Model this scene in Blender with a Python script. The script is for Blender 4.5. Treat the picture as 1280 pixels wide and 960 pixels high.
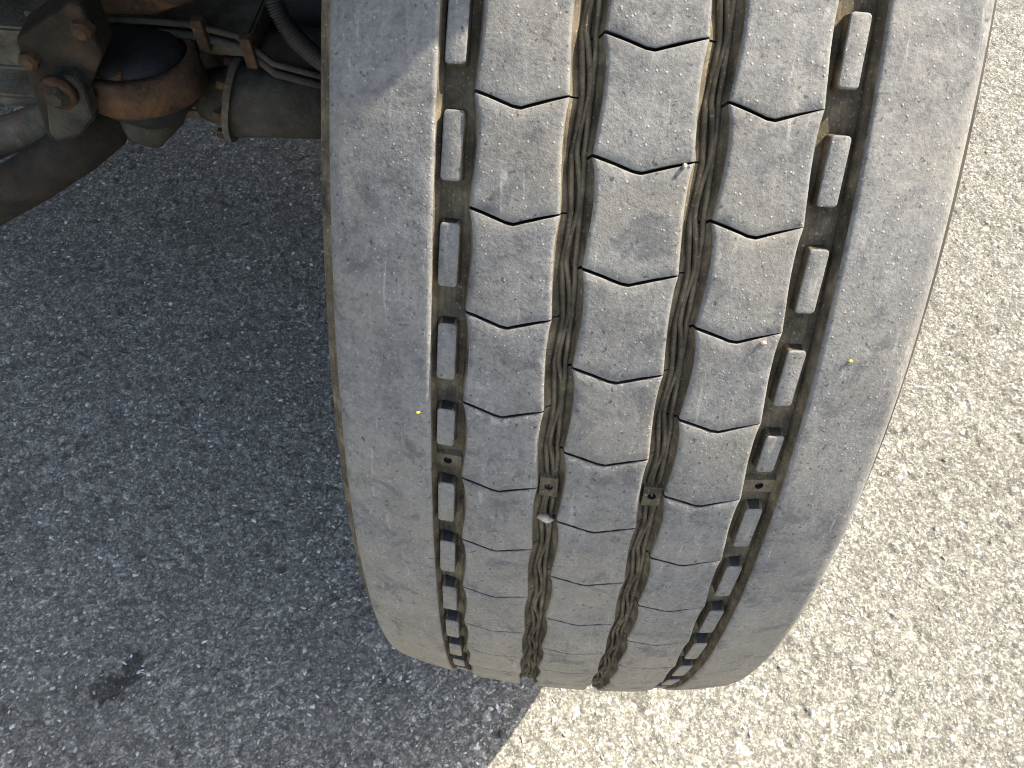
import bpy, bmesh, math, random
import numpy as np
from mathutils import Vector, Matrix

for o in list(bpy.data.objects):
    bpy.data.objects.remove(o)
scene = bpy.context.scene
C = scene.collection
rng = np.random.default_rng(7)
random.seed(7)
R = math.radians

# ------------------------------------------------------------------ camera
CAM = Vector((-0.03306, -0.66806, 1.11503))
CM = Matrix(((0.996035, -0.080381, 0.038123),
             (0.088369, 0.844472, -0.528259),
             (0.010268, 0.529533, 0.848227)))
FPX = 989.19                                # focal length in pixels of the 1280 px wide photograph
cam_d = bpy.data.cameras.new('camera')
cam = bpy.data.objects.new('camera', cam_d)
C.objects.link(cam)
cam.matrix_world = Matrix.Translation(CAM) @ CM.to_4x4()
cam_d.sensor_width = 36.0
cam_d.lens = 36.0 * FPX / 1280.0
cam_d.clip_start = 0.02
cam_d.clip_end = 500
scene.camera = cam

# ------------------------------------------------------------------ sky, sun, exposure
SUN = Vector((0.775, 0.44, 1.0)).normalized()          # direction towards the sun
elev = math.asin(SUN.z)
azim = math.atan2(SUN.x, SUN.y)
world = bpy.data.worlds.new('World')
scene.world = world
world.use_nodes = True
wn = world.node_tree.nodes
sky = wn.new('ShaderNodeTexSky')
sky.sky_type = 'NISHITA'
sky.sun_disc = False
sky.sun_elevation = elev
sky.sun_rotation = azim
sky.air_density = 1.0
sky.dust_density = 3.0
sky.ozone_density = 1.0
haze_sat = wn.new('ShaderNodeHueSaturation')          # thin milky summer haze over the whole sky
haze_sat.inputs['Saturation'].default_value = 0.80
world.node_tree.links.new(sky.outputs[0], haze_sat.inputs['Color'])
world.node_tree.links.new(haze_sat.outputs[0], wn['Background'].inputs[0])
wn['Background'].inputs[1].default_value = 0.15
sl = bpy.data.lights.new('sun', 'SUN')
sl.energy = 4.7
sl.angle = R(0.53)
sl.color = (1.0, 0.925, 0.775)
so = bpy.data.objects.new('sun', sl)
C.objects.link(so)
so.rotation_euler = (-SUN).to_track_quat('-Z', 'Y').to_euler()
so.location = SUN * 12
scene.view_settings.view_transform = 'Standard'
scene.view_settings.look = 'None'
scene.view_settings.gamma = 1.0
scene.view_settings.use_curve_mapping = False
scene.view_settings.exposure = 1.58
scene.render.engine = 'CYCLES'
scene.cycles.filter_width = 1.05

# ------------------------------------------------------------------ helpers
def ray(px, py):
    return CM @ Vector(((px - 640) / FPX, -(py - 480) / FPX, -1.0))

def on_y(px, py, y):            # point of a pixel on an upright plane across the axle
    v = ray(px, py)
    return CAM + v * ((y - CAM.y) / v.y)

def on_ground(px, py, z=0.0):
    v = ray(px, py)
    return CAM + v * ((z - CAM.z) / v.z)

def link_mesh(name, me, parent=None, mats=()):
    o = bpy.data.objects.new(name, me)
    C.objects.link(o)
    for m in mats:
        me.materials.append(m)
    if parent is not None:
        o.parent = parent
    return o

def mesh_from(name, verts, faces, mi=None, smooth=True):
    me = bpy.data.meshes.new(name)
    me.from_pydata([tuple(map(float, v)) for v in verts], [], [tuple(map(int, f)) for f in faces])
    if mi is not None:
        me.polygons.foreach_set('material_index', np.asarray(mi, dtype=np.int32))
    me.polygons.foreach_set('use_smooth', np.full(len(me.polygons), smooth))
    me.update()
    return me

def mesh_grid(name, P, flip=False):
    """P: (ny, nx, 3) array -> big quad grid, built with foreach_set for speed"""
    ny, nx = P.shape[:2]
    me = bpy.data.meshes.new(name)
    me.vertices.add(ny * nx)
    me.vertices.foreach_set('co', P.reshape(-1).astype(np.float32))
    i = (np.arange(ny - 1)[:, None] * nx + np.arange(nx - 1)[None, :]).reshape(-1)
    q = np.stack([i, i + 1, i + 1 + nx, i + nx], 1)
    if flip:
        q = q[:, ::-1]
    n = len(q)
    me.loops.add(n * 4)
    me.loops.foreach_set('vertex_index', q.reshape(-1).astype(np.int32))
    me.polygons.add(n)
    me.polygons.foreach_set('loop_start', (np.arange(n) * 4).astype(np.int32))
    me.polygons.foreach_set('use_smooth', np.ones(n, dtype=bool))
    me.update(calc_edges=True)
    return me

# ---- numpy noise
def hash2(ix, iy, seed):
    h = (ix.astype(np.int64) * 374761393 + iy.astype(np.int64) * 668265263 + seed * 69069) & 0xFFFFFFFF
    h = ((h ^ (h >> 13)) * 1274126177) & 0xFFFFFFFF
    h = (h ^ (h >> 16)) & 0xFFFFFFFF
    return h / 4294967295.0

def vnoise(x, y, seed=0):
    ix, iy = np.floor(x), np.floor(y)
    fx, fy = x - ix, y - iy
    fx, fy = fx * fx * (3 - 2 * fx), fy * fy * (3 - 2 * fy)
    a, b = hash2(ix, iy, seed), hash2(ix + 1, iy, seed)
    c, d = hash2(ix, iy + 1, seed), hash2(ix + 1, iy + 1, seed)
    return (a + (b - a) * fx) * (1 - fy) + (c + (d - c) * fx) * fy

def fbm(x, y, n=4, seed=0):
    s, a = 0, 0.5
    for k in range(n):
        s = s + a * vnoise(x, y, seed + k * 17)
        x, y, a = x * 2.03 + 3.1, y * 2.03 + 1.7, a * 0.5
    return s

def worley(x, y, seed=0):
    ix, iy = np.floor(x), np.floor(y)
    f1 = np.full(x.shape, 9.0); f2 = np.full(x.shape, 9.0); cid = np.zeros(x.shape); ox = np.zeros(x.shape); oy = np.zeros(x.shape)
    for dx in (-1, 0, 1):
        for dy in (-1, 0, 1):
            cx, cy = ix + dx, iy + dy
            px = cx + 0.1 + 0.8 * hash2(cx, cy, seed + 1); py = cy + 0.1 + 0.8 * hash2(cx, cy, seed + 2)
            d = np.hypot(px - x, py - y); h = hash2(cx, cy, seed + 3)
            m = d < f1
            f2 = np.where(m, f1, np.minimum(f2, d)); cid = np.where(m, h, cid); ox = np.where(m, x - px, ox); oy = np.where(m, y - py, oy); f1 = np.where(m, d, f1)
    tilt = (ox * (hash2(np.floor(cid * 1e6), cid * 0, 91) - 0.5) + oy * (hash2(np.floor(cid * 1e6), cid * 0, 92) - 0.5))
    return f1, f2, cid, tilt

# ------------------------------------------------------------------ materials
class MT:
    def __init__(self, name, rough=0.85, spec=0.3):
        self.m = bpy.data.materials.new(name)
        self.m.use_nodes = True
        self.t = self.m.node_tree
        self.b = self.t.nodes['Principled BSDF']
        self.b.inputs['Roughness'].default_value = rough
        self.b.inputs['Specular IOR Level'].default_value = spec
    def n(self, kind, **kw):
        nd = self.t.nodes.new(kind)
        for k, v in kw.items():
            setattr(nd, k, v)
        return nd
    def l(self, a, b):
        self.t.links.new(a, b)
    def coord(self, obj=None, sc=(1, 1, 1)):
        tc = self.n('ShaderNodeTexCoord')
        if obj is not None:
            tc.object = obj
        mp = self.n('ShaderNodeMapping')
        mp.inputs['Scale'].default_value = sc
        self.l(tc.outputs['Object'], mp.inputs['Vector'])
        return mp.outputs[0]
    def noise(self, co, scale, detail=4, rough=0.6, dist=0.0):
        nd = self.n('ShaderNodeTexNoise')
        nd.inputs['Scale'].default_value = scale
        nd.inputs['Detail'].default_value = detail
        nd.inputs['Roughness'].default_value = rough
        nd.inputs['Distortion'].default_value = dist
        self.l(co, nd.inputs['Vector'])
        return nd.outputs[0]
    def vor(self, co, scale, feature='F1', out='Distance'):
        nd = self.n('ShaderNodeTexVoronoi', feature=feature)
        nd.inputs['Scale'].default_value = scale
        self.l(co, nd.inputs['Vector'])
        return nd.outputs[out]
    def ramp(self, fac, stops):
        nd = self.n('ShaderNodeValToRGB')
        el = nd.color_ramp.elements
        while len(el) < len(stops):
            el.new(0.5)
        for e, (p, c) in zip(el, stops):
            e.position = p
            e.color = (*c, 1) if hasattr(c, '__len__') else (c, c, c, 1)
        self.l(fac, nd.inputs[0])
        return nd.outputs[0]
    def mix(self, fac, a, b, mode='MIX'):
        nd = self.n('ShaderNodeMix', data_type='RGBA', blend_type=mode)
        for s, v in ((nd.inputs[0], fac), (nd.inputs[6], a), (nd.inputs[7], b)):
            if hasattr(v, 'is_output'):
                self.l(v, s)
            elif hasattr(v, '__len__'):
                s.default_value = (*v, 1)
            else:
                s.default_value = v
        return nd.outputs[2]
    def math(self, op, a, b=0.0):
        nd = self.n('ShaderNodeMath', operation=op)
        for s, v in ((nd.inputs[0], a), (nd.inputs[1], b)):
            if hasattr(v, 'is_output'):
                self.l(v, s)
            else:
                s.default_value = v
        return nd.outputs[0]
    def bump(self, h, dist, strength=1.0):
        nd = self.n('ShaderNodeBump')
        nd.inputs['Distance'].default_value = dist
        nd.inputs['Strength'].default_value = strength
        self.l(h, nd.inputs['Height'])
        if self.b.inputs['Normal'].is_linked:
            self.l(self.b.inputs['Normal'].links[0].from_socket, nd.inputs['Normal'])
        self.l(nd.outputs[0], self.b.inputs['Normal'])
    def col(self, c):
        if hasattr(c, 'is_output'):
            self.l(c, self.b.inputs['Base Color'])
        else:
            self.b.inputs['Base Color'].default_value = (*c, 1)

# the truck's own frame, whose origin the tyre materials use, so that the wear runs on from block to block
truck = bpy.data.objects.new('truck', None)
C.objects.link(truck)
truck['label'] = 'dusty truck seen close up, its worn front tyre and rusty axle parts'
truck['category'] = 'truck'

def rubber(name, dust_amt):
    """worn tread: black rubber under pale dust, scuffed and pitted"""
    m = MT(name, 0.78, 0.28)
    co = m.coord(truck)
    big = m.noise(co, 26, 5, 0.65, 0.5)
    mid = m.noise(co, 110, 5, 0.68)
    fine = m.noise(co, 560, 3, 0.75)
    tc = m.n('ShaderNodeMapping')
    tc.inputs['Rotation'].default_value = (0, R(50), R(38))
    tc.inputs['Scale'].default_value = (260, 40, 40)
    m.l(m.coord(truck), tc.inputs['Vector'])
    st = m.noise(tc.outputs[0], 1.0, 3, 0.6, 0.8)
    f = m.math('ADD', m.math('MULTIPLY', big, 0.30), m.math('MULTIPLY', mid, 0.27))
    f = m.math('ADD', f, m.math('MULTIPLY', fine, 0.26))
    f = m.math('ADD', f, m.math('MULTIPLY', st, 0.10))
    c = m.ramp(f, [(0.36, (0.090, 0.088, 0.085)), (0.46, (0.150, 0.145, 0.137)), (0.54, (0.195, 0.187, 0.173)), (0.64, (0.285, 0.271, 0.245))])
    # brown soil dust in patches
    c = m.mix(m.ramp(m.noise(co, 17, 5, 0.68), [(0.44, 0.0), (0.66, 0.55)]), c, (0.225, 0.200, 0.160))
    # browner towards the bottom: soil dust and warm ground bounce put into the colour
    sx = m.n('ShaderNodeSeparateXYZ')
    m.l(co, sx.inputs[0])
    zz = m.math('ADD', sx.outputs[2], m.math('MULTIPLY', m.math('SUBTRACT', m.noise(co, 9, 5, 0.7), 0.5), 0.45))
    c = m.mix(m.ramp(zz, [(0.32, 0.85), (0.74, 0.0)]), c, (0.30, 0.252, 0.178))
    # black scuffs where the dust is rubbed off
    c = m.mix(m.ramp(m.noise(co, 48, 4, 0.7, 0.6), [(0.35, 0.6), (0.46, 0.0)]), c, (0.075, 0.075, 0.078))
    c = m.mix(m.ramp(st, [(0.64, 0.0), (0.72, 0.35)]), c, (0.36, 0.35, 0.325))
    tv = m.n('ShaderNodeTexVoronoi')
    tv.inputs['Scale'].default_value = 640
    m.l(co, tv.inputs['Vector'])
    tg = m.n('ShaderNodeSeparateColor')
    m.l(tv.outputs['Color'], tg.inputs[0])
    c = m.mix(0.15, c, m.ramp(tg.outputs[0], [(0.0, 0.22), (0.5, 0.48), (0.95, 0.85)]), 'OVERLAY')
    # bright mineral grains stuck in the rubber
    vc = m.n('ShaderNodeTexVoronoi')
    vc.inputs['Scale'].default_value = 430
    m.l(co, vc.inputs['Vector'])
    sel = m.ramp(vc.outputs['Color'], [(0.66, 0.0), (0.74, 1.0)])
    dot = m.math('MULTIPLY', m.ramp(vc.outputs['Distance'], [(0.10, 1.0), (0.28, 0.0)]), sel)
    c = m.mix(m.math('MULTIPLY', dot, 0.35), c, (0.52, 0.50, 0.45))
    # dark pits and small cuts
    c = m.mix(m.ramp(m.noise(co, 400, 2, 0.5), [(0.27, 0.8), (0.36, 0.0)]), c, (0.045, 0.045, 0.047))
    m.col(c)
    m.bump(mid, 0.0006, 0.5)
    m.bump(fine, 0.00045, 0.7)
    m.bump(dot, 0.0004, 0.6)
    return m.m

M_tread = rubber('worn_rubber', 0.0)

def groove_rubber():
    m = MT('groove_dirt', 0.9, 0.15)
    co = m.coord(truck)
    a = m.noise(co, 60, 5, 0.65)
    st = m.noise(m.coord(truck, (900, 70, 70)), 1.0, 3, 0.6, 0.6)
    f = m.math('ADD', m.math('MULTIPLY', a, 0.75), m.math('MULTIPLY', st, 0.25))
    c = m.ramp(f, [(0.34, (0.034, 0.029, 0.022)), (0.50, (0.098, 0.080, 0.053)), (0.66, (0.20, 0.162, 0.105))])
    c = m.mix(m.ramp(m.noise(co, 700, 2), [(0.62, 0.0), (0.72, 0.5)]), c, (0.36, 0.31, 0.23))
    m.col(c)
    m.bump(st, 0.0003, 0.5)
    m.bump(m.noise(co, 500, 3), 0.0006, 0.5)
    return m.m
M_groove = groove_rubber()

def dark_rubber():
    m = MT('black_rubber', 0.55, 0.4)
    co = m.coord(truck)
    c = m.ramp(m.noise(co, 180, 4, 0.6), [(0.35, (0.012, 0.012, 0.013)), (0.7, (0.034, 0.033, 0.033))])
    m.col(c)
    m.bump(m.noise(co, 900, 3), 0.0004, 0.4)
    return m.m
M_dark = dark_rubber()

def side_rubber():
    m = MT('sidewall_rubber', 0.75, 0.25)
    co = m.coord(truck)
    c = m.ramp(m.noise(co, 40, 5, 0.6), [(0.3, (0.02, 0.018, 0.015)), (0.7, (0.055, 0.045, 0.032))])
    m.col(c)
    m.bump(m.noise(co, 500, 3), 0.0004, 0.4)
    return m.m
M_side = side_rubber()

def metal(name, lo, hi, rust=None, rust_at=(0.5, 0.65), rough=0.7, metallic=0.0, scale=30, grain=0.0015):
    m = MT(name, rough, 0.3)
    m.b.inputs['Metallic'].default_value = metallic
    co = m.coord()
    n = m.noise(co, scale, 6, 0.65)
    c = m.ramp(n, [(0.3, lo), (0.7, hi)])
    if rust:
        c = m.mix(m.ramp(m.noise(co, scale * 0.6, 6, 0.7, 0.5), [(rust_at[0], 0.0), (rust_at[1], 1.0)]), c, rust)
    c = m.mix(m.ramp(m.noise(co, 500, 3, 0.7), [(0.6, 0.0), (0.72, 0.35)]), c, tuple(min(1, 2.2 * h) for h in hi))
    m.col(c)
    m.bump(m.noise(co, 160, 5, 0.7), grain, 0.7)
    return m.m
M_rust = metal('rusty_steel', (0.024, 0.016, 0.011), (0.12, 0.072, 0.040), (0.15, 0.082, 0.040), (0.5, 0.68), 0.95, 0.0, 44, 0.004)
M_rustdark = metal('dark_rust', (0.014, 0.012, 0.010), (0.045, 0.035, 0.025), (0.070, 0.045, 0.027), (0.55, 0.75), 0.95)
M_cast = metal('dirty_cast_steel', (0.050, 0.045, 0.034), (0.16, 0.145, 0.108), (0.085, 0.055, 0.03), (0.48, 0.66), 0.85, 0.0, 42, 0.003)
M_grey = metal('greasy_grey_paint', (0.020, 0.019, 0.015), (0.085, 0.078, 0.060), (0.060, 0.040, 0.024), (0.50, 0.68), 0.8, 0.0, 38, 0.003)
M_black = metal('black_paint', (0.012, 0.012, 0.012), (0.03, 0.029, 0.027), None, (0, 1), 0.6)
M_body = metal('cab_paint', (0.30, 0.31, 0.32), (0.34, 0.35, 0.36), None, (0, 1), 0.4, 0.0, 4, 0.0002)
M_hose = metal('hose_plastic', (0.02, 0.02, 0.019), (0.06, 0.056, 0.048), None, (0, 1), 0.6)

# ------------------------------------------------------------------ asphalt
GH = {}
def ground_h(x, y):
    j = np.clip(np.searchsorted(GH['xs'], x), 0, len(GH['xs']) - 1)
    i = np.clip(np.searchsorted(GH['ys'], y), 0, len(GH['ys']) - 1)
    return GH['Z'][i, j]

def build_ground():
    def axis(lo, hi, step, far, grow=0.0):
        core = [lo]
        while core[-1] < hi:
            core.append(core[-1] + step + grow * (core[-1] - lo))
        core = np.array(core)
        out, d = [], step
        v = core[-1]
        while v < far:
            d *= 1.22
            v += d
            out.append(v)
        neg, d = [], step
        v = core[0]
        while v > -far:
            d *= 1.22
            v -= d
            neg.append(v)
        return np.array(neg[::-1] + list(core) + out)
    xs = axis(-1.24, 1.10, 0.0020, 260.0)
    ys = axis(-0.70, 1.20, 0.0017, 260.0, 0.0007)
    X, Y = np.meshgrid(xs, ys)
    w = np.clip((X + 1.30) / 0.08, 0, 1) * np.clip((1.18 - X) / 0.08, 0, 1) * np.clip((Y + 0.78) / 0.08, 0, 1) * np.clip((1.28 - Y) / 0.08, 0, 1)
    # warp so that the stones are not round cells
    wx = X + 0.004 * (vnoise(X * 160, Y * 160, 5) - 0.5) + 0.002 * (vnoise(X * 420, Y * 420, 6) - 0.5)
    wy = Y + 0.004 * (vnoise(X * 160, Y * 160, 8) - 0.5) + 0.002 * (vnoise(X * 420, Y * 420, 9) - 0.5)
    f1, f2, c1, t1 = worley(wx * 95, wy * 95, 11)          # coarse aggregate, about 10 mm
    g1, g2, c2, t2 = worley(wx * 210, wy * 210, 31)        # fine aggregate, about 5 mm
    k1, k2, c3, t3 = worley(wx * 400, wy * 400, 51)
    edge1 = np.clip((f2 - f1) / 0.22, 0, 1)
    edge2 = np.clip((g2 - g1) / 0.28, 0, 1)
    big = c1 > 0.66                                     # only some cells are big stones, the rest is finer mix
    tone = np.where(big, hash2(np.floor(c1 * 1e6), c1 * 0, 3), hash2(np.floor(c2 * 1e6), c1 * 0, 4))
    hs = np.where(big, np.sqrt(edge1) * (0.0006 + 0.0016 * (c1 - 0.66) / 0.34), np.sqrt(edge2) * (0.0003 + 0.0016 * c2))
    hs = hs + np.where(big, t1 * 0.0052, t2 * 0.0030) * np.where(big, edge1, edge2)
    pit = np.clip((vnoise(X * 60, Y * 60, 71) * 0.6 + vnoise(X * 130, Y * 130, 72) * 0.4 - 0.68) / 0.10, 0, 1)
    h = hs - 0.0020 * pit + 0.0016 * (fbm(X * 34, Y * 34, 3, 90) - 0.45) + 0.0010 * (k2 - k1) * (~big) + 0.0008 * (vnoise(X * 450, Y * 450, 15) - 0.5)
    h = h + 0.004 * (fbm(X * 3.2, Y * 3.2, 2, 99) - 0.4)
    Z = h * w - 0.0035
    gap = np.where(big, 1 - edge1, 1 - edge2)
    P = np.stack([X, Y, Z], -1)
    me = mesh_grid('asphalt', P)
    col = np.zeros((X.size, 4), dtype=np.float32)
    col[:, 0] = (tone * w + 0.5 * (1 - w)).ravel()
    col[:, 1] = (np.clip(gap * 0.8 + pit * 0.7, 0, 1) * w + 0.3 * (1 - w)).ravel()
    col[:, 2] = (0.5 * big + 0.5 * c3).ravel()
    # an oily dark stain with ragged edges
    sc_ = on_ground(145, 848)
    ex, ey = X - sc_.x, Y - sc_.y
    q1 = np.hypot((ex + 0.004) / 0.026, (ey + 0.010) / 0.020); q2 = np.hypot((ex - 0.017) / 0.015, (ey - 0.014) / 0.019)
    stain = np.clip((1.12 - np.minimum(q1, q2) + 0.9 * (vnoise(X * 150, Y * 150, 61) - 0.5)) / 0.25, 0, 1)
    col[:, 3] = stain.ravel()
    a = me.color_attributes.new('stone', 'FLOAT_COLOR', 'POINT')
    a.data.foreach_set('color', col.ravel())
    o = link_mesh('asphalt', me)
    o['kind'] = 'structure'
    GH.update(xs=xs, ys=ys, Z=Z)

    m = MT('asphalt_mat', 0.9, 0.25)
    m.b.inputs['Diffuse Roughness'].default_value = 1.0
    at = m.n('ShaderNodeAttribute', attribute_name='stone')
    sp = m.n('ShaderNodeSeparateColor')
    m.l(at.outputs['Color'], sp.inputs[0])
    co = m.coord()
    tone_s = m.math('ADD', m.math('MULTIPLY', sp.outputs[0], 0.62), m.math('MULTIPLY', m.noise(co, 260, 4, 0.7), 0.55))
    c = m.ramp(tone_s, [(0.22, (0.150, 0.142, 0.121)), (0.45, (0.222, 0.211, 0.180)), (0.68, (0.280, 0.265, 0.225)), (0.88, (0.40, 0.38, 0.325))])
    mo = m.n('ShaderNodeTexVoronoi')
    mo.inputs['Scale'].default_value = 330
    m.l(co, mo.inputs['Vector'])
    mg = m.n('ShaderNodeSeparateColor')
    m.l(mo.outputs['Color'], mg.inputs[0])
    c = m.mix(0.75, c, m.ramp(mg.outputs[0], [(0.0, 0.30), (0.45, 0.42), (0.74, 0.48), (0.80, 0.70), (0.95, 1.0)]), 'OVERLAY')
    mo2 = m.n('ShaderNodeTexVoronoi')
    mo2.inputs['Scale'].default_value = 620
    m.l(co, mo2.inputs['Vector'])
    mg2 = m.n('ShaderNodeSeparateColor')
    m.l(mo2.outputs['Color'], mg2.inputs[0])
    c = m.mix(0.35, c, m.ramp(mg2.outputs[1], [(0.0, 0.30), (0.5, 0.48), (0.9, 0.75)]), 'OVERLAY')
    # a few pinkish and a few pale quartz stones
    c = m.mix(m.ramp(m.vor(co, 130, out='Color'), [(0.93, 0.0), (0.95, 0.40)]), c, (0.34, 0.27, 0.235))
    c = m.mix(m.ramp(m.noise(co, 520, 2, 0.5), [(0.62, 0.0), (0.68, 0.9)]), c, (0.50, 0.485, 0.44))
    # bitumen between the stones, and stained in larger patches
    c = m.mix(m.math('MULTIPLY', sp.outputs[1], 0.50), c, (0.085, 0.081, 0.071))
    c = m.mix(m.ramp(m.noise(co, 4.5, 5, 0.6), [(0.42, 0.0), (0.72, 0.30)]), c, (0.11, 0.106, 0.094))
    c = m.mix(m.math('MULTIPLY', at.outputs['Alpha'], 0.68), c, (0.028, 0.027, 0.024))
    m.col(c)
    m.bump(m.noise(co, 380, 6, 0.8), 0.0014, 0.85)
    m.bump(m.vor(co, 300), 0.0010, 0.75)
    m.bump(m.vor(co, 170, 'DISTANCE_TO_EDGE'), 0.0015, 0.5)
    me.materials.append(m.m)
    return o

ground = build_ground()

# ------------------------------------------------------------------ tyre
TR, CR = 0.54389, 0.75203          # tyre radius and crown: radius falls off with CR * x^2
NP = 73                            # tread pitches round the tyre
DT = 2 * math.pi / NP
DEPTH = 0.0095
def trad(x):
    return TR - CR * x * x

def tread_point(x, th, depth):
    """x across, th up from the horizontal facing the camera, depth below the worn surface"""
    r = trad(x) - depth
    return (x, -r * math.cos(th), TR + r * math.sin(th))

E_ = {2: (-0.0699, -0.0313), 3: (-0.0201, 0.0210), 4: (0.0316, 0.0702)}
TH0 = {2: R(42.17), 3: R(44.77), 4: R(42.35)}
G1L, G4R, SHL, SHR = -0.0857, 0.0893, -0.1340, 0.1335

def bump_t(t):
    return math.sin(math.pi * (max(0.0, min(1.0, t)) ** 0.70))

def block_mesh(rib):
    """one block between two sipes; t runs 0..1 downwards from the upper sipe"""
    xl0, xr0 = E_[rib]
    step_l, step_r = rib in (3, 4), rib in (2, 3)
    b = 0.0017
    rnd = [(0.0, b), (b * 0.10, b * 0.55), (b * 0.38, b * 0.20), (b * 0.8, b * 0.04), (b * 1.3, 0.0)]
    def side(stepped):
        if stepped:
            return [(-0.0042, DEPTH + 0.001), (-0.0036, 0.0080), (-0.0024, 0.0074), (-0.0012, 0.0060), (-0.0005, 0.0050), (-0.0001, 0.0030)] + rnd
        return [(-0.0014, DEPTH + 0.001), (-0.0010, 0.0075), (-0.0005, 0.004)] + rnd
    SLn, SRn = side(step_l), side(step_r)
    ncol = 9
    cols = [('L', o, d) for o, d in SLn] + [('M', (i + 1) / (ncol + 1), 0.0) for i in range(ncol)] + [('R', o, d) for o, d in SRn[::-1]]
    g = 0.00068                                        # half the sipe
    be = 0.0006
    ends = [(g * 0.8, 0.0095), (g, be), (g + be * 0.35, be * 0.3), (g + be, 0.0)]
    nrow = 9
    rows = [('A', o, d) for o, d in ends] + [('M', (i + 1) / (nrow + 1), 0.0) for i in range(nrow)] + [('B', o, d) for o, d in ends[::-1]]
    L = TR * DT
    V = []
    for rk, ro, rd in rows:
        for ck, co, cd in cols:
            t = {'A': 0.0, 'B': 1.0}.get(rk, ro)
            bt = bump_t(t)
            ph = 2 * math.pi * t
            def off(o, d):
                if o >= -0.001 or d < 0.003:
                    return o
                return o + 0.0009 * math.sin(ph + d * 520) * min(1, d / 0.005) - 0.0004 * math.sin(ph * 2 + d * 300)
            ampl = max(0.25, 1 - (cd / DEPTH) * 0.55) if ck != 'M' else 1
            xl = xl0 + 0.0023 * bt * (ampl if ck == 'L' else 1)
            xr = xr0 - 0.0015 * bt * (ampl if ck == 'R' else 1)
            if ck == 'L':
                x = xl + off(co, cd)
            elif ck == 'R':
                x = xr - off(co, cd)
            else:
                x = (xl + 1.3 * b) + (xr - xl - 2.6 * b) * co
            u = (x - xl0) / (xr0 - xl0)
            uc = min(1, max(0, u))
            k = 0.47
            dip = (uc / k) if uc < k else (1 - uc) / (1 - k)
            # the chevron starts nearly level at its ends
            dip = dip ** 1.12
            v_edge = 0.0060 * dip
            if u < 0:
                v_edge += 0.0011 * min(1.5, -u * 30)           # the slit runs on down the groove wall
            gg = 1.0
            if rib == 4:
                gg = 1.0 - 0.8 * max(0.0, (uc - 0.62) / 0.38)
            else:
                gg = 1.0 - 0.45 * max(0.0, (uc - 0.75) / 0.25)
            if rk == 'A':
                v = v_edge + ro * gg
            elif rk == 'B':
                v = L + v_edge - ro * gg
            else:
                a, e = v_edge + g + be, L + v_edge - g - be
                v = a + (e - a) * ro
            d = max(cd, rd)
            d += 0.00012 * math.sin(x * 900 + v * 350)
            V.append(tread_point(x, -v / TR, d))
    nc = len(cols)
    F, MI = [], []
    for i in range(len(rows) - 1):
        for j in range(nc - 1):
            F.append((i * nc + j, (i + 1) * nc + j, (i + 1) * nc + j + 1, i * nc + j + 1))
            dcol = max(cols[j][2], cols[j + 1][2])
            drow = max(rows[i][2], rows[i + 1][2])
            MI.append(2 if drow > 0.004 else (1 if dcol > 0.0020 else 0))
    return mesh_from('tread_block', V, F, MI)

def spin(o, a):
    """turn a part round the axle by angle a (upwards on the camera's side)"""
    o.matrix_local = Matrix.Translation((0, 0, TR)) @ Matrix.Rotation(-a, 4, 'X') @ Matrix.Translation((0, 0, -TR))

# carcass: groove floors, shoulders underneath, sidewalls, bead
def revolve(profile, nseg, wob=None):
    V, F = [], []
    n = len(profile)
    for s in range(nseg):
        th = 2 * math.pi * s / nseg
        for j, (x, r) in enumerate(profile):
            rr = r + (wob(j, th) if wob else 0)
            V.append((x, -rr * math.cos(th), TR + rr * math.sin(th)))
    for s in range(nseg):
        t = (s + 1) % nseg
        for j in range(n - 1):
            F.append((s * n + j, s * n + j + 1, t * n + j + 1, t * n + j))
    return V, F

NS = NP * 5
prof = []
sidew = [(-0.105, 0.2860), (-0.118, 0.296), (-0.126, 0.318), (-0.140, 0.350), (-0.1525, 0.395), (-0.1555, 0.430), (-0.152, 0.465), (-0.1455, 0.497), (-0.1405, 0.514)]
prof += sidew
nf = 44
xa, xb = SHL + 0.006, SHR - 0.006
fl = [xa + (xb - xa) * i / nf for i in range(nf + 1)]
prof += [(x, trad(x) - DEPTH) for x in fl]
prof += [(-x, r) for x, r in sidew[::-1]]
nside = len(sidew)
def floor_wob(j, th):
    if j < nside or j >= nside + nf + 1:
        return 0.0
    x = prof[j][0]
    q = th * TR
    return 0.0007 * math.sin(x * 1500 + 1.2 * math.sin(q * 134)) + 0.0003 * math.sin(q * 700 + x * 300)
V, F = revolve(prof, NS, floor_wob)
MI = [(1 if (nside - 1) <= (k % (len(prof) - 1)) < nside + nf else 0) for k in range(len(F))]
tyre = link_mesh('tyre', mesh_from('tyre', V, F, MI), truck, (M_side, M_groove))
tyre['label'] = 'worn truck tyre with five dusty ribs and chevron sipes'

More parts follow.
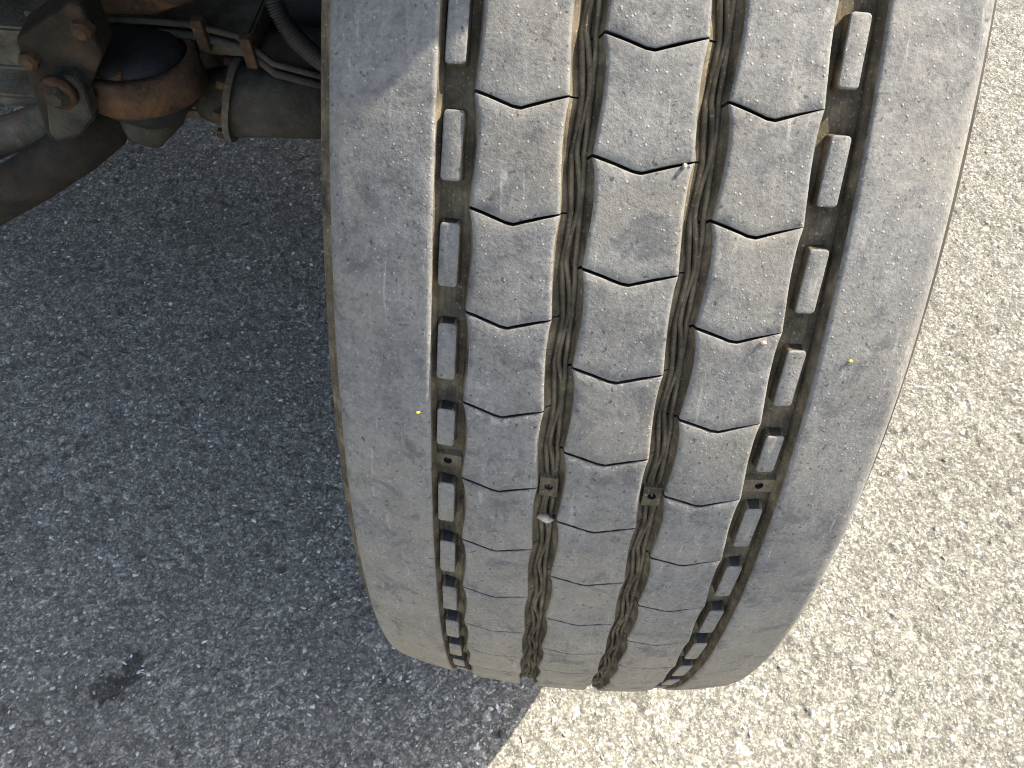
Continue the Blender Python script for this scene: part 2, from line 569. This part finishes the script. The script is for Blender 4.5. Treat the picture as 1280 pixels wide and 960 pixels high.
# shoulder ribs
def shoulder(sgn):
    if sgn < 0:
        xi, xo = G1L, SHL
    else:
        xi, xo = G4R, SHR
    s = -1 if sgn < 0 else 1           # outward direction
    pr = [(xi - s * 0.0022, DEPTH + 0.001), (xi - s * 0.0018, 0.0062), (xi - s * 0.0005, 0.0052), (xi - s * 0.0002, 0.0030), (xi, 0.0019), (xi + s * 0.0002, 0.0011), (xi + s * 0.0007, 0.0005), (xi + s * 0.0014, 0.0001), (xi + s * 0.0022, 0.0)]
    n = 16
    a, e = xi + s * 0.0022, xo - s * 0.006
    pr += [(a + (e - a) * (i + 1) / n, 0.0) for i in range(n)]
    if sgn < 0:
        pr += [(xo - s * 0.0030, 0.0004), (xo - s * 0.0008, 0.0016), (xo, 0.0040), (xo + s * 0.0006, 0.0090), (xo + s * 0.0010, 0.0200)]
    else:
        pr += [(xo - s * 0.0032, 0.0007), (xo - s * 0.0008, 0.0026), (xo + s * 0.0008, 0.0065), (xo + s * 0.0016, 0.0120), (xo + s * 0.0022, 0.0210)]
    # the inner shoulder is worn off towards its outer edge
    wear = lambda x: 0.0030 * max(0.0, (abs(x) - 0.0857) / 0.048) ** 1.4 if sgn < 0 else 0.0
    profile = [(x, trad(x) - d - wear(x)) for x, d in pr]
    dd = [d for x, d in pr]
    if sgn < 0:
        profile = profile[::-1]
        dd = dd[::-1]
    rngs = np.random.default_rng(5 + sgn)
    ph = rngs.uniform(0, 6.28, 12)
    def wob(j, th):
        x = profile[j][0]
        v = 0
        for k in range(6):
            v += math.sin((k + 3) * 5 * th + ph[k] + x * (30 + 25 * k)) * 0.00010
        return v
    V, F = revolve(profile, NS, wob)
    m = len(profile) - 1
    MI = []
    for k in range(len(F)):
        j = k % m
        d = max(dd[j], dd[j + 1])
        inner = (j > m / 2) if sgn < 0 else (j < m / 2)
        MI.append(1 if (d > 0.0022 and inner) else (2 if (d > 0.0100 and not inner) else 0))
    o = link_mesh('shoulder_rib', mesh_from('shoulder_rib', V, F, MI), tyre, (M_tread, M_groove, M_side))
    o['label'] = 'smooth inner shoulder rib beside the axle' if sgn < 0 else 'smooth outer shoulder rib beside the sunlit asphalt'
    return o
shoulder(-1)
shoulder(1)

for rib in (2, 3, 4):
    me = block_mesh(rib)
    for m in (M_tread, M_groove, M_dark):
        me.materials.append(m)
    for k in range(NP):
        o = link_mesh('tread_block', me, tyre)
        spin(o, TH0[rib] - DT * (k - 12))

# sinuous ridges moulded along the two middle grooves
def ridge(xc, ta, tb, off, depth, ph, amp, w, h):
    n = NP * 12
    V, F = [], []
    for k in range(n):
        th = 2 * math.pi * k / n
        t2 = ((ta - th) / DT) % 1.0
        t3 = ((tb - th) / DT) % 1.0
        c = xc + 0.5 * (-0.0015 * bump_t(t2) + 0.0023 * bump_t(t3))
        q = 2 * math.pi * ((ta - th) / DT)
        c += off + amp * math.sin(q + ph) + 0.0003 * math.sin(q * 0.4384 + ph * 3)
        hh = h * (1 + 0.18 * math.sin(q * 2 + ph))
        for i in range(6):
            a = math.pi * i / 5
            V.append(tread_point(c - w * math.cos(a), th, depth + 0.0012 - (hh + 0.0012) * math.sin(a) ** 0.8))
    for k in range(n):
        j = (k + 1) % n
        for i in range(5):
            F.append((k * 6 + i, k * 6 + i + 1, j * 6 + i + 1, j * 6 + i))
    o = link_mesh('groove_ridge', mesh_from('groove_ridge', V, F), tyre, (M_groove,))
for xc, a, b in ((-0.0257, TH0[2], TH0[3]), (0.0263, TH0[3], TH0[4])):
    ridge(xc, a, b, -0.0021, 0.0072, 0.6, 0.0006, 0.0014, 0.0017)
    ridge(xc, a, b, 0.0003, 0.0076, 2.4, 0.0009, 0.0015, 0.0026)
    ridge(xc, a, b, 0.0026, 0.0066, 5.2, 0.0006, 0.0013, 0.0016)

# stone ejectors: low rounded bars standing in the two outer grooves
def ejector_mesh(xc, w, slant, Lh=0.0290):
    h = 0.0072
    top = DEPTH - h
    def ring(inset, rad, n=4):
        hw, hl = w / 2 - inset, Lh / 2 - inset
        pts = []
        for cx, cy, a0 in ((hw, hl, 0), (-hw, hl, 90), (-hw, -hl, 180), (hw, -hl, 270)):
            sx, sy = (1 if cx > 0 else -1), (1 if cy > 0 else -1)
            for i in range(n):
                a = R(a0 + 90 * i / (n - 1))
                pts.append((cx - sx * rad + rad * math.cos(a), cy - sy * rad + rad * math.sin(a)))
        return pts
    rings = [(ring(-0.0008, 0.002), DEPTH + 0.001), (ring(0.0, 0.0018), top + 0.0008), (ring(0.00025, 0.0016), top + 0.0002), (ring(0.0008, 0.0012), top)]
    V, F, MI = [], [], []
    for pts, d in rings:
        for x, y in pts:
            sk = slant * (y / Lh)
            V.append(tread_point(xc + x + sk, y / TR, d))
    n = len(rings[0][0])
    for k in range(len(rings) - 1):
        for i in range(n):
            j = (i + 1) % n
            F.append((k * n + i, k * n + j, (k + 1) * n + j, (k + 1) * n + i))
            MI.append((2 if 3 <= i < 4 else 1) if k == 0 else 0)
    F.append(tuple((len(rings) - 1) * n + i for i in range(n)))
    MI.append(0)
    return mesh_from('stone_ejector', V, F, MI)
for xc, w, th, sl_ in ((-0.0785, 0.0088, TH0[2], 0.0006), (0.0790, 0.0088, TH0[4], 0.0010)):
    me = ejector_mesh(xc, w, sl_)
    short = ejector_mesh(xc, w, sl_, 0.0220)
    for m in (M_tread, M_groove, M_dark):
        me.materials.append(m)
        short.materials.append(m)
    for k in range(NP):
        o = link_mesh('stone_ejector', short if k == 15 else me, tyre)
        spin(o, th - DT * (k - 12 + (0.475 if xc < 0 else 0.51) - (0.09 if k == 15 else 0)))

# tread wear indicators: raised bars across the grooves with a small round hole
def twi_mesh(xc, w, l, hh):
    ns = 24
    V, F, MI = [], [], []
    rad = 0.0022
    top = DEPTH - hh
    sq, ci, inn = [], [], []
    for i in range(ns):
        a = 2 * math.pi * i / ns
        c, s = math.cos(a), math.sin(a)
        k = 1 / max(abs(c), abs(s))
        sq.append((c * k * w / 2, s * k * l / 2))
        ci.append((c * rad, s * rad))
    for pts, d in (([(x, y * 1.35) for x, y in sq], DEPTH + 0.001), (sq, top), (ci, top), ([(x * 0.9, y * 0.9) for x, y in ci], top + 0.0006), ([(x * 0.85, y * 0.85) for x, y in ci], top + 0.009)):
        for x, y in pts:
            V.append(tread_point(xc + x, y / TR, d))
    for k in range(4):
        for i in range(ns):
            j = (i + 1) % ns
            F.append((k * ns + i, k * ns + j, (k + 1) * ns + j, (k + 1) * ns + i))
            MI.append(1 if k >= 2 else 0)
    F.append(tuple(4 * ns + i for i in range(ns)))
    MI.append(1)
    return mesh_from('wear_indicator', V, F, MI, False)
for xc, w, l, th in ((-0.0780, 0.0145, 0.0080, 22.95), (-0.0257, 0.0092, 0.0125, 22.3), (0.0263, 0.0092, 0.0125, 22.25), (0.0795, 0.0170, 0.0080, 23.0)):
    me = twi_mesh(xc, w, l, 0.0030 if abs(xc) > 0.05 else 0.0058)
    o = link_mesh('wear_indicator', me, tyre, (M_groove, M_dark))
    spin(o, R(th))

# wheel disc inside the tyre
def wheel_disc():
    pr = [(-0.105, 0.2875), (-0.100, 0.272), (-0.060, 0.262), (0.060, 0.262), (0.080, 0.24), (0.070, 0.16), (0.075, 0.14), (0.06, 0.02)]
    V, F = revolve(pr, 64)
    pr2 = [(0.060, 0.263), (0.100, 0.272), (0.105, 0.2875)]
    V2, F2 = revolve(pr2, 64)
    k = len(V)
    return mesh_from('wheel_rim', V + V2, F + [tuple(i + k for i in f) for f in F2])
M_rim = metal('silver_rim_paint', (0.20, 0.20, 0.195), (0.33, 0.33, 0.32), (0.16, 0.13, 0.09), (0.58, 0.8), 0.55, 0.0, 14, 0.0006)
rim = link_mesh('wheel_rim', wheel_disc(), truck, (M_rim,))
Vh, Fh = revolve([(0.062, 0.11), (0.100, 0.105), (0.128, 0.095), (0.140, 0.07), (0.142, 0.002)], 48)
link_mesh('hub_cap', mesh_from('hub_cap', Vh, Fh), rim, (M_rim,))
nut_v, nut_f = [], []
for x, r in ((0.068, 0.021), (0.074, 0.021), (0.074, 0.0165), (0.102, 0.0165), (0.102, 0.011), (0.118, 0.011), (0.120, 0.001)):
    for k in range(6):
        nut_v.append((x, r * math.cos(k * math.pi / 3) - 0.1675, TR + r * math.sin(k * math.pi / 3)))
for i in range(6):
    for k in range(6):
        nut_f.append((i * 6 + k, i * 6 + (k + 1) % 6, (i + 1) * 6 + (k + 1) % 6, (i + 1) * 6 + k))
nut_me = mesh_from('wheel_nut', nut_v, nut_f, None, False)
nut_me.materials.append(M_rim)
for k in range(10):
    spin(link_mesh('wheel_nut', nut_me, rim), k * math.pi / 5)

# ------------------------------------------------------------------ undercarriage
def bm_obj(name, bm, mat, parent, smooth=True):
    bmesh.ops.recalc_face_normals(bm, faces=bm.faces)
    me = bpy.data.meshes.new(name)
    bm.to_mesh(me)
    bm.free()
    me.polygons.foreach_set('use_smooth', np.full(len(me.polygons), smooth))
    o = link_mesh(name, me, parent, (mat,))
    return o

def frame_of(d):
    d = d.normalized()
    up = Vector((0, 0, 1)) if abs(d.z) < 0.9 else Vector((0, 1, 0))
    s = d.cross(up).normalized()
    return s, s.cross(d).normalized()

def tube_bm(pts, radii, ns=20, cap=True, sq=(1, 1)):
    bm = bmesh.new()
    rings = []
    pts = [Vector(p) for p in pts]
    for i, p in enumerate(pts):
        a = pts[max(0, i - 1)]
        b = pts[min(len(pts) - 1, i + 1)]
        d = b - a
        if d.length < 1e-6:
            d = pts[-1] - pts[0]
        s, u = frame_of(d)
        r = radii[i] if hasattr(radii, '__len__') else radii
        rings.append([bm.verts.new(p + (s * math.cos(2 * math.pi * k / ns) * sq[0] + u * math.sin(2 * math.pi * k / ns) * sq[1]) * r) for k in range(ns)])
    for a, b in zip(rings, rings[1:]):
        for k in range(ns):
            bm.faces.new((a[k], a[(k + 1) % ns], b[(k + 1) % ns], b[k]))
    if cap:
        bm.faces.new(rings[0][::-1])
        bm.faces.new(rings[-1])
    return bm

def box_bm(c, ax, ay, az, sx, sy, sz, bev=0.004, seg=2):
    bm = bmesh.new()
    M4 = Matrix((ax, ay, az)).transposed().to_4x4()
    bmesh.ops.create_cube(bm, size=1.0)
    for v in bm.verts:
        v.co = Vector((v.co.x * sx, v.co.y * sy, v.co.z * sz))
    if bev:
        bmesh.ops.bevel(bm, geom=list(bm.edges), offset=bev, segments=seg, affect='EDGES', profile=0.5)
    bmesh.ops.transform(bm, matrix=Matrix.Translation(c) @ M4, verts=bm.verts)
    return bm

def plate_bm(poly, thick, vec):
    """polygon of 3D points extruded along vec"""
    bm = bmesh.new()
    vs = [bm.verts.new(p) for p in poly]
    f = bm.faces.new(vs)
    r = bmesh.ops.extrude_face_region(bm, geom=[f])
    nv = [g for g in r['geom'] if isinstance(g, bmesh.types.BMVert)]
    bmesh.ops.translate(bm, verts=nv, vec=vec.normalized() * thick)
    bmesh.ops.bevel(bm, geom=list(bm.edges), offset=min(0.004, thick * 0.2), segments=2, affect='EDGES', profile=0.5)
    return bm

X3 = Vector((1, 0, 0)); Y3 = Vector((0, 1, 0)); Z3 = Vector((0, 0, 1))
AY = 0.03                       # the axle's upright plane

# axle beam: I section, its flanges lit along the edge
pA, pB = on_y(60, 55, AY + 0.05), on_y(338, 74, AY + 0.05)
dA = (pB - pA).normalized()
sA, uA = frame_of(dA)
def i_beam(p, q, h, fw, ft, wt):
    bm = bmesh.new()
    prof_ = [(-fw, h), (fw, h), (fw, h - ft), (wt, h - ft * 1.7), (wt, -h + ft * 1.7), (fw, -h + ft), (fw, -h), (-fw, -h), (-fw, -h + ft), (-wt, -h + ft * 1.7), (-wt, h - ft * 1.7), (-fw, h - ft)]
    ra = [bm.verts.new(p + sA * a + uA * b) for a, b in prof_]
    rb = [bm.verts.new(q + sA * a + uA * b) for a, b in prof_]
    n = len(prof_)
    for k in range(n):
        bm.faces.new((ra[k], ra[(k + 1) % n], rb[(k + 1) % n], rb[k]))
    bm.faces.new(ra)
    bm.faces.new(rb)
    bmesh.ops.bevel(bm, geom=[e for e in bm.edges], offset=0.003, segments=2, affect='EDGES')
    return bm
bm_obj('axle_beam', i_beam(pA - dA * 0.9, pB, 0.052, 0.048, 0.016, 0.012), M_cast, truck, False)
# king pin boss and knuckle running on to the wheel
pK = on_y(372, 104, AY + 0.05)
bm_obj('steering_knuckle', tube_bm([pB - dA * 0.02, pB + dA * 0.03, pB + dA * 0.032, pB + dA * 0.2], [0.030, 0.030, 0.036, 0.036], 28), M_grey, truck)
k2 = pB + dA * 0.02 - uA * 0.03
bm_obj('knuckle_housing', tube_bm([on_y(255, 118, AY), on_y(290, 122, AY), on_y(296, 124, AY), on_y(425, 132, AY)], [0.026, 0.034, 0.040, 0.036], 28), M_grey, truck)

# rusty clamp: lug with a bolt, and a collar round the link
cB = on_y(72, 110, AY - 0.10)
ax_, ay_, az_ = X3.copy(), Y3.copy(), Z3.copy()
tilt = Matrix.Rotation(R(-14), 3, 'Y') @ Matrix.Rotation(R(22), 3, 'Z')
ax_, ay_, az_ = tilt @ X3, tilt @ Y3, tilt @ Z3
def px_poly(pts, y):
    return [on_y(a, b, y) for a, b in pts]
br = bm_obj('clamp_bracket', plate_bm(px_poly([(22, 62), (18, 50), (86, 4), (100, 8), (128, 72), (112, 112), (120, 150), (100, 172), (72, 180), (58, 172), (44, 128)], AY - 0.10), 0.035, Y3 + Z3 * 0.12), M_rustdark, truck, False)
br['label'] = 'rusty clamp bracket with a bolt head'
nb = on_y(72, 118, AY - 0.122)
bn = tube_bm([nb + Y3 * 0.006, nb - Y3 * 0.003, nb - Y3 * 0.009], [0.0125, 0.0115, 0.007], 6)
bm_obj('bolt', bn, M_grey, br, False)
bw = tube_bm([nb + Y3 * 0.006, nb - Y3 * 0.002], [0.017, 0.016], 24)
bm_obj('washer', bw, M_rust, br)
lug = bm_obj('lug', plate_bm(px_poly([(54, 104), (66, 96), (92, 98), (104, 112), (116, 148), (100, 168), (72, 178), (60, 168)], AY - 0.116), 0.02, Y3), M_grey, br, False)
# collar: a broad strap bent round
c0 = on_y(172, 86, AY - 0.04)
bm = bmesh.new()
rings = []
n = 40
for k in range(n + 1):
    a = R(120 + 360 * k / n)
    rad_x, rad_y = 0.056, 0.046
    p = c0 + X3 * rad_x * math.cos(a) + Y3 * rad_y * math.sin(a)
    out = (X3 * math.cos(a) + Y3 * math.sin(a))
    up = Z3
    rings.append([bm.verts.new(p + up * 0.020), bm.verts.new(p + out * 0.008 + up * 0.018), bm.verts.new(p + out * 0.009 - up * 0.018), bm.verts.new(p - up * 0.020)])
for a, b in zip(rings, rings[1:]):
    for k in range(4):
        bm.faces.new((a[k], a[(k + 1) % 4], b[(k + 1) % 4], b[k]))
bm.faces.new(rings[0])
bm.faces.new(rings[-1])
bm_obj('clamp_collar', bm, M_rust, truck)
bm_obj('clamp_strap', plate_bm(px_poly([(100, 96), (128, 100), (150, 92), (160, 122), (128, 134), (108, 142)], AY - 0.085), 0.02, Y3), M_rust, truck, False)
# bush standing in the collar and the ball joint under it
bm_obj('rubber_bush', tube_bm([c0 - Z3 * 0.055, c0 - Z3 * 0.03, c0 + Z3 * 0.014, c0 + Z3 * 0.026, c0 + Z3 * 0.030], [0.030, 0.054, 0.054, 0.046, 0.020], 24, True, (1, 0.86)), M_black, truck)
bm_obj('ball_joint', tube_bm([on_y(205, 100, AY), on_y(190, 135, AY - 0.03), on_y(178, 160, AY - 0.04), on_y(165, 166, AY - 0.04)], [0.030, 0.034, 0.026, 0.012], 24), M_grey, truck)
bm_obj('joint_pin', tube_bm([on_y(152, 128, AY - 0.06), on_y(185, 156, AY - 0.06)], [0.009, 0.008], 16), M_rust, truck)
# flange of the knuckle with its bolts, clips and brake pipes along the beam
fa, fb = on_y(292, 122, AY), on_y(300, 124, AY)
fl_ = bm_obj('knuckle_flange', tube_bm([fa, fb], [0.047, 0.047], 32), M_cast, truck, False)
fd = (fb - fa).normalized()
fs, fu = frame_of(fd)
for k in range(8):
    a = k * math.pi / 4 + 0.2
    q = fa + (fs * math.cos(a) + fu * math.sin(a)) * 0.041
    bm_obj('bolt', tube_bm([q + fd * 0.001, q - fd * 0.009], [0.0058, 0.0054], 6), M_rust, fl_, False)
for dz, rr in ((0.0, 0.0042), (0.012, 0.0035)):
    P_ = [on_y(x_, y_, AY - 0.012) + Z3 * dz for x_, y_ in ((40, 30), (120, 36), (190, 40), (240, 44), (300, 58), (345, 92), (420, 112))]
    bm_obj('brake_pipe', tube_bm(P_, rr, 10), M_grey, truck)
for x_, y_ in ((252, 42), (312, 64)):
    q = on_y(x_, y_, AY - 0.015)
    bm_obj('pipe_clip', box_bm(q, X3, Y3, Z3, 0.012, 0.012, 0.034, 0.002), M_rust, truck, False)
for x_, y_ in ((38, 74), (104, 36)):
    q = on_y(x_, y_, AY - 0.10)
    bm_obj('bolt', tube_bm([q + Y3 * 0.004, q - Y3 * 0.005, q - Y3 * 0.009], [0.010, 0.0095, 0.006], 6), M_rust, br, False)
# links
def link(name, pts, y, rad, mat, ns=22):
    P = [on_y(a, b, yy) for (a, b), yy in zip(pts, y)]
    return bm_obj(name, tube_bm(P, rad, ns), mat, truck)
link('drag_link', [(-160, 250), (0, 172), (60, 152), (100, 128)], [AY - 0.02] * 4, 0.021, M_cast)
link('stabiliser_bar', [(-140, 330), (-40, 268), (40, 222), (95, 186), (128, 158), (142, 132), (145, 100)], [AY - 0.10, AY - 0.10, AY - 0.09, AY - 0.07, AY - 0.05, AY - 0.02, AY + 0.03], 0.027, M_rustdark)
link('torque_rod', [(-150, -20), (-20, 40), (60, -10), (110, -70)], [AY + 0.14] * 4, 0.024, M_grey)
# spring seat above the beam, in the dark
link('spring_seat', [(100, -30), (120, -14), (180, -12), (230, -30)], [AY] * 4, 0.022, M_rust)
# spring pack over the axle
for k in range(5):
    z = on_y(200, -10, AY).z + 0.06 + 0.022 * k
    bm_obj('spring_leaf', box_bm(Vector((-0.62, 0.2, z)), X3, Y3, Z3, 0.09, 1.5 - 0.16 * k, 0.018, 0.003), M_black, truck, False)
# hose: corrugated, bending down into the wheel
H0 = [on_y(330, -60, AY + 0.02), on_y(343, 0, AY), on_y(358, 32, AY - 0.01), on_y(380, 58, AY - 0.01), on_y(412, 84, AY), on_y(450, 110, AY + 0.02)]
def bez(P, n):
    out = []
    for i in range(len(P) - 1):
        a = P[max(0, i - 1)]; b = P[i]; c = P[i + 1]; d = P[min(len(P) - 1, i + 2)]
        for k in range(n):
            t = k / n
            out.append(0.5 * ((2 * b) + (c - a) * t + (2 * a - 5 * b + 4 * c - d) * t * t + (3 * b - a - 3 * c + d) * t ** 3))
    out.append(P[-1])
    return out
hp = bez(H0, 40)
hr = [0.0085 + 0.0015 * math.sin(i * 1.57) for i in range(len(hp))]
hs = bm_obj('corrugated_hose', tube_bm(hp, hr, 16), M_hose, truck)
hs['label'] = 'black corrugated hose bending towards the wheel'
bc = on_y(402, 18, 0.20)
bm_obj('dark_gap_filler', tube_bm([Vector((bc.x, 0.12, bc.z)), Vector((bc.x, 0.13, bc.z)), Vector((bc.x, 0.24, bc.z)), Vector((bc.x, 0.25, bc.z)), Vector((bc.x, 0.40, bc.z))], [0.06, 0.078, 0.078, 0.07, 0.07], 32), M_black, truck)  # dark cylinder added to black out the ground behind the hose
# brake drum behind the wheel rim
drum = tube_bm([Vector((-0.20, 0, TR)), Vector((-0.06, 0, TR))], [0.20, 0.205], 48)
bm_obj('brake_drum', drum, M_black, truck)

# ------------------------------------------------------------------ body over the wheel
def mudguard(x0, x1, a0, a1):
    V, F = [], []
    n = 40
    for k in range(n + 1):
        a = a0 + (a1 - a0) * k / n
        for x, r in ((x0, 0.600), (x0, 0.640), (x0 + 0.02, 0.652), (x1 - 0.02, 0.652), (x1, 0.640), (x1, 0.600), (x1 - 0.006, 0.600), (x1 - 0.006, 0.638), (x1 - 0.022, 0.647), (x0 + 0.022, 0.647), (x0 + 0.006, 0.638), (x0 + 0.006, 0.600)):
            V.append((x, -r * math.cos(a), TR + r * math.sin(a)))
    m = 12
    for k in range(n):
        for j in range(m):
            F.append((k * m + j, k * m + (j + 1) % m, (k + 1) * m + (j + 1) % m, (k + 1) * m + j))
    F.append(tuple(range(m)))
    F.append(tuple(n * m + j for j in range(m))[::-1])
    return mesh_from('mudguard', V, F, None, False)
link_mesh('mudguard', mudguard(-0.19, 0.084, R(62.6), R(125)), truck, (M_black,))
link_mesh('mudguard', mudguard(-0.19, 0.185, R(125.3), R(205)), truck, (M_black,))  # unseen rear section, widened to block sun behind the tyre
# chassis rails, cross member, unseen cab floor and cab built to cast shade
for x in (-0.58, -1.45):
    bm_obj('chassis_rail', box_bm(Vector((x, 1.9, 0.98)), X3, Y3, Z3, 0.075, 4.4, 0.26, 0.008), M_black, truck, False)
bm_obj('cross_member', box_bm(Vector((-1.015, 0.5, 0.98)), X3, Y3, Z3, 0.79, 0.12, 0.2, 0.008), M_black, truck, False)
bm_obj('cab_floor', box_bm(Vector((-1.04, 1.105, 1.26)), X3, Y3, Z3, 2.32, 2.31, 0.06, 0.01), M_black, truck, False)
bm_obj('overhead_shade_panel', box_bm(Vector((-0.13, -0.275, 1.262)), X3, Y3, Z3, 0.44, 0.44, 0.05, 0.01), M_black, truck, False)  # panel added overhead to keep sky light off the tread
bm_obj('cab', box_bm(Vector((-1.00, 1.10, 2.18)), X3, Y3, Z3, 2.40, 2.40, 1.76, 0.06, 3), M_body, truck, False)

# plain blocks added behind the wheel, under the cab, to cast shade
bm_obj('shade_box', box_bm(Vector((-0.06, 1.55, 0.80)), X3, Y3, Z3, 0.50, 1.55, 0.84, 0.03, 3), M_body, truck, False)  # side body added to keep sun off the asphalt left of the tyre
bm_obj('shade_bulkhead', box_bm(Vector((-0.28, 0.82, 0.70)), X3, Y3, Z3, 0.90, 0.18, 1.06, 0.02), M_black, truck, False)  # dark slab added to black out gaps behind the axle parts
bm_obj('engine', box_bm(Vector((-0.95, 1.45, 0.86)), X3, Y3, Z3, 1.20, 2.0, 0.62, 0.05, 3), M_black, truck, False)  # stand-in block added low to darken the asphalt under the truck
bm_obj('shade_skirt', box_bm(Vector((-2.14, 1.0, 0.72)), X3, Y3, Z3, 0.06, 2.5, 1.0, 0.01), M_body, truck, False)  # unseen panel added to shut out light from the far side
bm_obj('inner_panel', box_bm(Vector((-0.335, 1.30, 0.82)), X3, Y3, Z3, 0.03, 1.4, 0.80, 0.006), M_black, truck, False)

# ------------------------------------------------------------------ small things
def lump(name, c, size, seed, mat, label, cat, group=None, flat=0.6, sub=2):
    bm = bmesh.new()
    bmesh.ops.create_icosphere(bm, subdivisions=sub, radius=1.0)
    r_ = random.Random(seed)
    dirs = [Vector((r_.uniform(-1, 1), r_.uniform(-1, 1), r_.uniform(-1, 1))).normalized() for _ in range(7)]
    cut = [r_.uniform(0.45, 0.85) for _ in dirs]
    for v in bm.verts:
        for d, k in zip(dirs, cut):
            e = v.co.dot(d) - k
            if e > 0:
                v.co -= d * e
        v.co = Vector((v.co.x * size[0], v.co.y * size[1], v.co.z * size[2]))
    bmesh.ops.translate(bm, verts=bm.verts, vec=c)
    o = bm_obj(name, bm, mat, None, False)
    o['label'] = label
    o['category'] = cat
    if group:
        o['group'] = group
    return o

def simple(name, lo, hi, rough=0.85):
    m = MT(name, rough, 0.25)
    co = m.coord()
    m.col(m.ramp(m.noise(co, 300, 4, 0.6), [(0.3, lo), (0.7, hi)]))
    m.bump(m.noise(co, 700, 3), 0.0005, 0.6)
    return m.m
M_stone = simple('pale_stone', (0.26, 0.20, 0.15), (0.50, 0.44, 0.36))
M_yell = simple('yellow_petal', (0.45, 0.35, 0.03), (0.65, 0.52, 0.06))
M_pink = simple('pink_chip', (0.55, 0.30, 0.20), (0.75, 0.50, 0.38))
M_darkstone = simple('dark_stone', (0.02, 0.018, 0.016), (0.05, 0.046, 0.04))

def on_tread(px, py, x, lift=0.0, depth=0.0):
    best = None
    for k in range(4000):
        th = R(-60 + 130 * k / 4000)
        p = Vector(tread_point(x, th, depth))
        q = CM.transposed() @ (p - CAM)
        e = abs(480 - FPX * q.y / -q.z - py)
        if best is None or e < best[0]:
            best = (e, th)
    return Vector(tread_point(x, best[1], depth - lift)), best[1]
p, th = on_tread(680, 648, -0.0257, 0, 0.0045)
lump('pebble', p, (0.0050, 0.0030, 0.0032), 4, M_stone, 'small pale brown pebble wedged in a tread groove of the tyre', 'pebble', sub=3)
p, th = on_tread(963, 428, 0.0625, 0.0004, 0.0)
lump('stone_chip', p, (0.0015, 0.0010, 0.0013), 9, M_pink, 'tiny pinkish chip lying by a sipe on the tread', 'chip')
p, th = on_tread(856, 208, 0.0172, 0.0006, 0.0)
lump('stone_chip', p, (0.0010, 0.0013, 0.0012), 31, M_stone, 'tiny pale chip casting a long thin shadow on the middle rib', 'chip')
p, th = on_tread(1071, 450, 0.1035, 0.0004, 0.0)
lump('petal', p, (0.0013, 0.0009, 0.0008), 12, M_yell, 'tiny yellow petal speck on the smooth outer shoulder rib', 'petal')
p, th = on_tread(523, 515, -0.0915, 0.0004, 0.0)
lump('petal', p, (0.0013, 0.0009, 0.0008), 15, M_yell, 'tiny yellow petal speck on the inner shoulder rib', 'petal')
g = on_ground(625, 918)
lump('pebble', Vector((g.x, g.y, 0.002)), (0.0035, 0.006, 0.003), 21, M_darkstone, 'small dark pebble lying on the shaded asphalt near the shadow edge', 'pebble')

# loose chips and grit lying in the asphalt: too many to count
def grit():
    m = MT('grit_mat', 0.85, 0.3)
    at = m.n('ShaderNodeAttribute', attribute_name='tone')
    m.l(at.outputs['Color'], m.b.inputs['Base Color'])
    # an angular chip: five-sided, flat top, buried base left open
    bv = np.array([[math.cos(a_), math.sin(a_), -0.5] for a_ in np.arange(5) * 1.2566] + [[0.55 * math.cos(a_ + 0.3), 0.55 * math.sin(a_ + 0.3), 1.0] for a_ in np.arange(5) * 1.2566])
    bf = np.array([f for i in range(5) for f in ((i, (i + 1) % 5, 5 + i), ((i + 1) % 5, 5 + (i + 1) % 5, 5 + i))] + [(5, 6, 7), (5, 7, 8), (5, 8, 9)])
    N = 42000
    nv, nf_ = len(bv), len(bf)
    cx = rng.uniform(-1.22, 1.08, N); cy = rng.uniform(-0.68, 1.18, N)
    s = 0.0007 + 0.0034 * rng.random(N) ** 3.8
    asp = rng.uniform(0.35, 1.0, N)
    an = rng.uniform(0, np.pi, N)
    vv = bv[None] * (1 + rng.uniform(-0.35, 0.35, (N, nv, 1)))
    x = vv[..., 0] * s[:, None] * 1.3
    y = vv[..., 1] * (s * asp)[:, None]
    z = vv[..., 2] * (s * 0.38)[:, None]
    X = cx[:, None] + x * np.cos(an)[:, None] - y * np.sin(an)[:, None]
    Y = cy[:, None] + x * np.sin(an)[:, None] + y * np.cos(an)[:, None]
    Z = z + (ground_h(cx, cy) - s * 0.06)[:, None]
    me = bpy.data.meshes.new('grit')
    me.vertices.add(N * nv)
    me.vertices.foreach_set('co', np.stack([X, Y, Z], -1).astype(np.float32).ravel())
    fi = (bf[None] + (np.arange(N) * nv)[:, None, None]).reshape(-1)
    nfa = N * nf_
    me.loops.add(nfa * 3)
    me.loops.foreach_set('vertex_index', fi.astype(np.int32))
    me.polygons.add(nfa)
    me.polygons.foreach_set('loop_start', (np.arange(nfa) * 3).astype(np.int32))
    me.update(calc_edges=True)
    t = rng.random(N)
    pal = np.array([[0.34, 0.33, 0.30], [0.46, 0.45, 0.42], [0.62, 0.61, 0.58], [0.40, 0.32, 0.28], [0.16, 0.155, 0.14]])
    cc = pal[rng.choice(5, N, p=[0.30, 0.34, 0.22, 0.08, 0.06])]
    col = np.ones((N, nv, 4), dtype=np.float32)
    col[..., :3] = (cc * (0.85 + 0.3 * t[:, None]))[:, None, :]
    a = me.color_attributes.new('tone', 'FLOAT_COLOR', 'POINT')
    a.data.foreach_set('color', col.ravel())
    o = link_mesh('grit', me, None, (m.m,))
    o['kind'] = 'stuff'
    o['label'] = 'pale stone chips and grit scattered over the asphalt'
    o['category'] = 'grit'
grit()
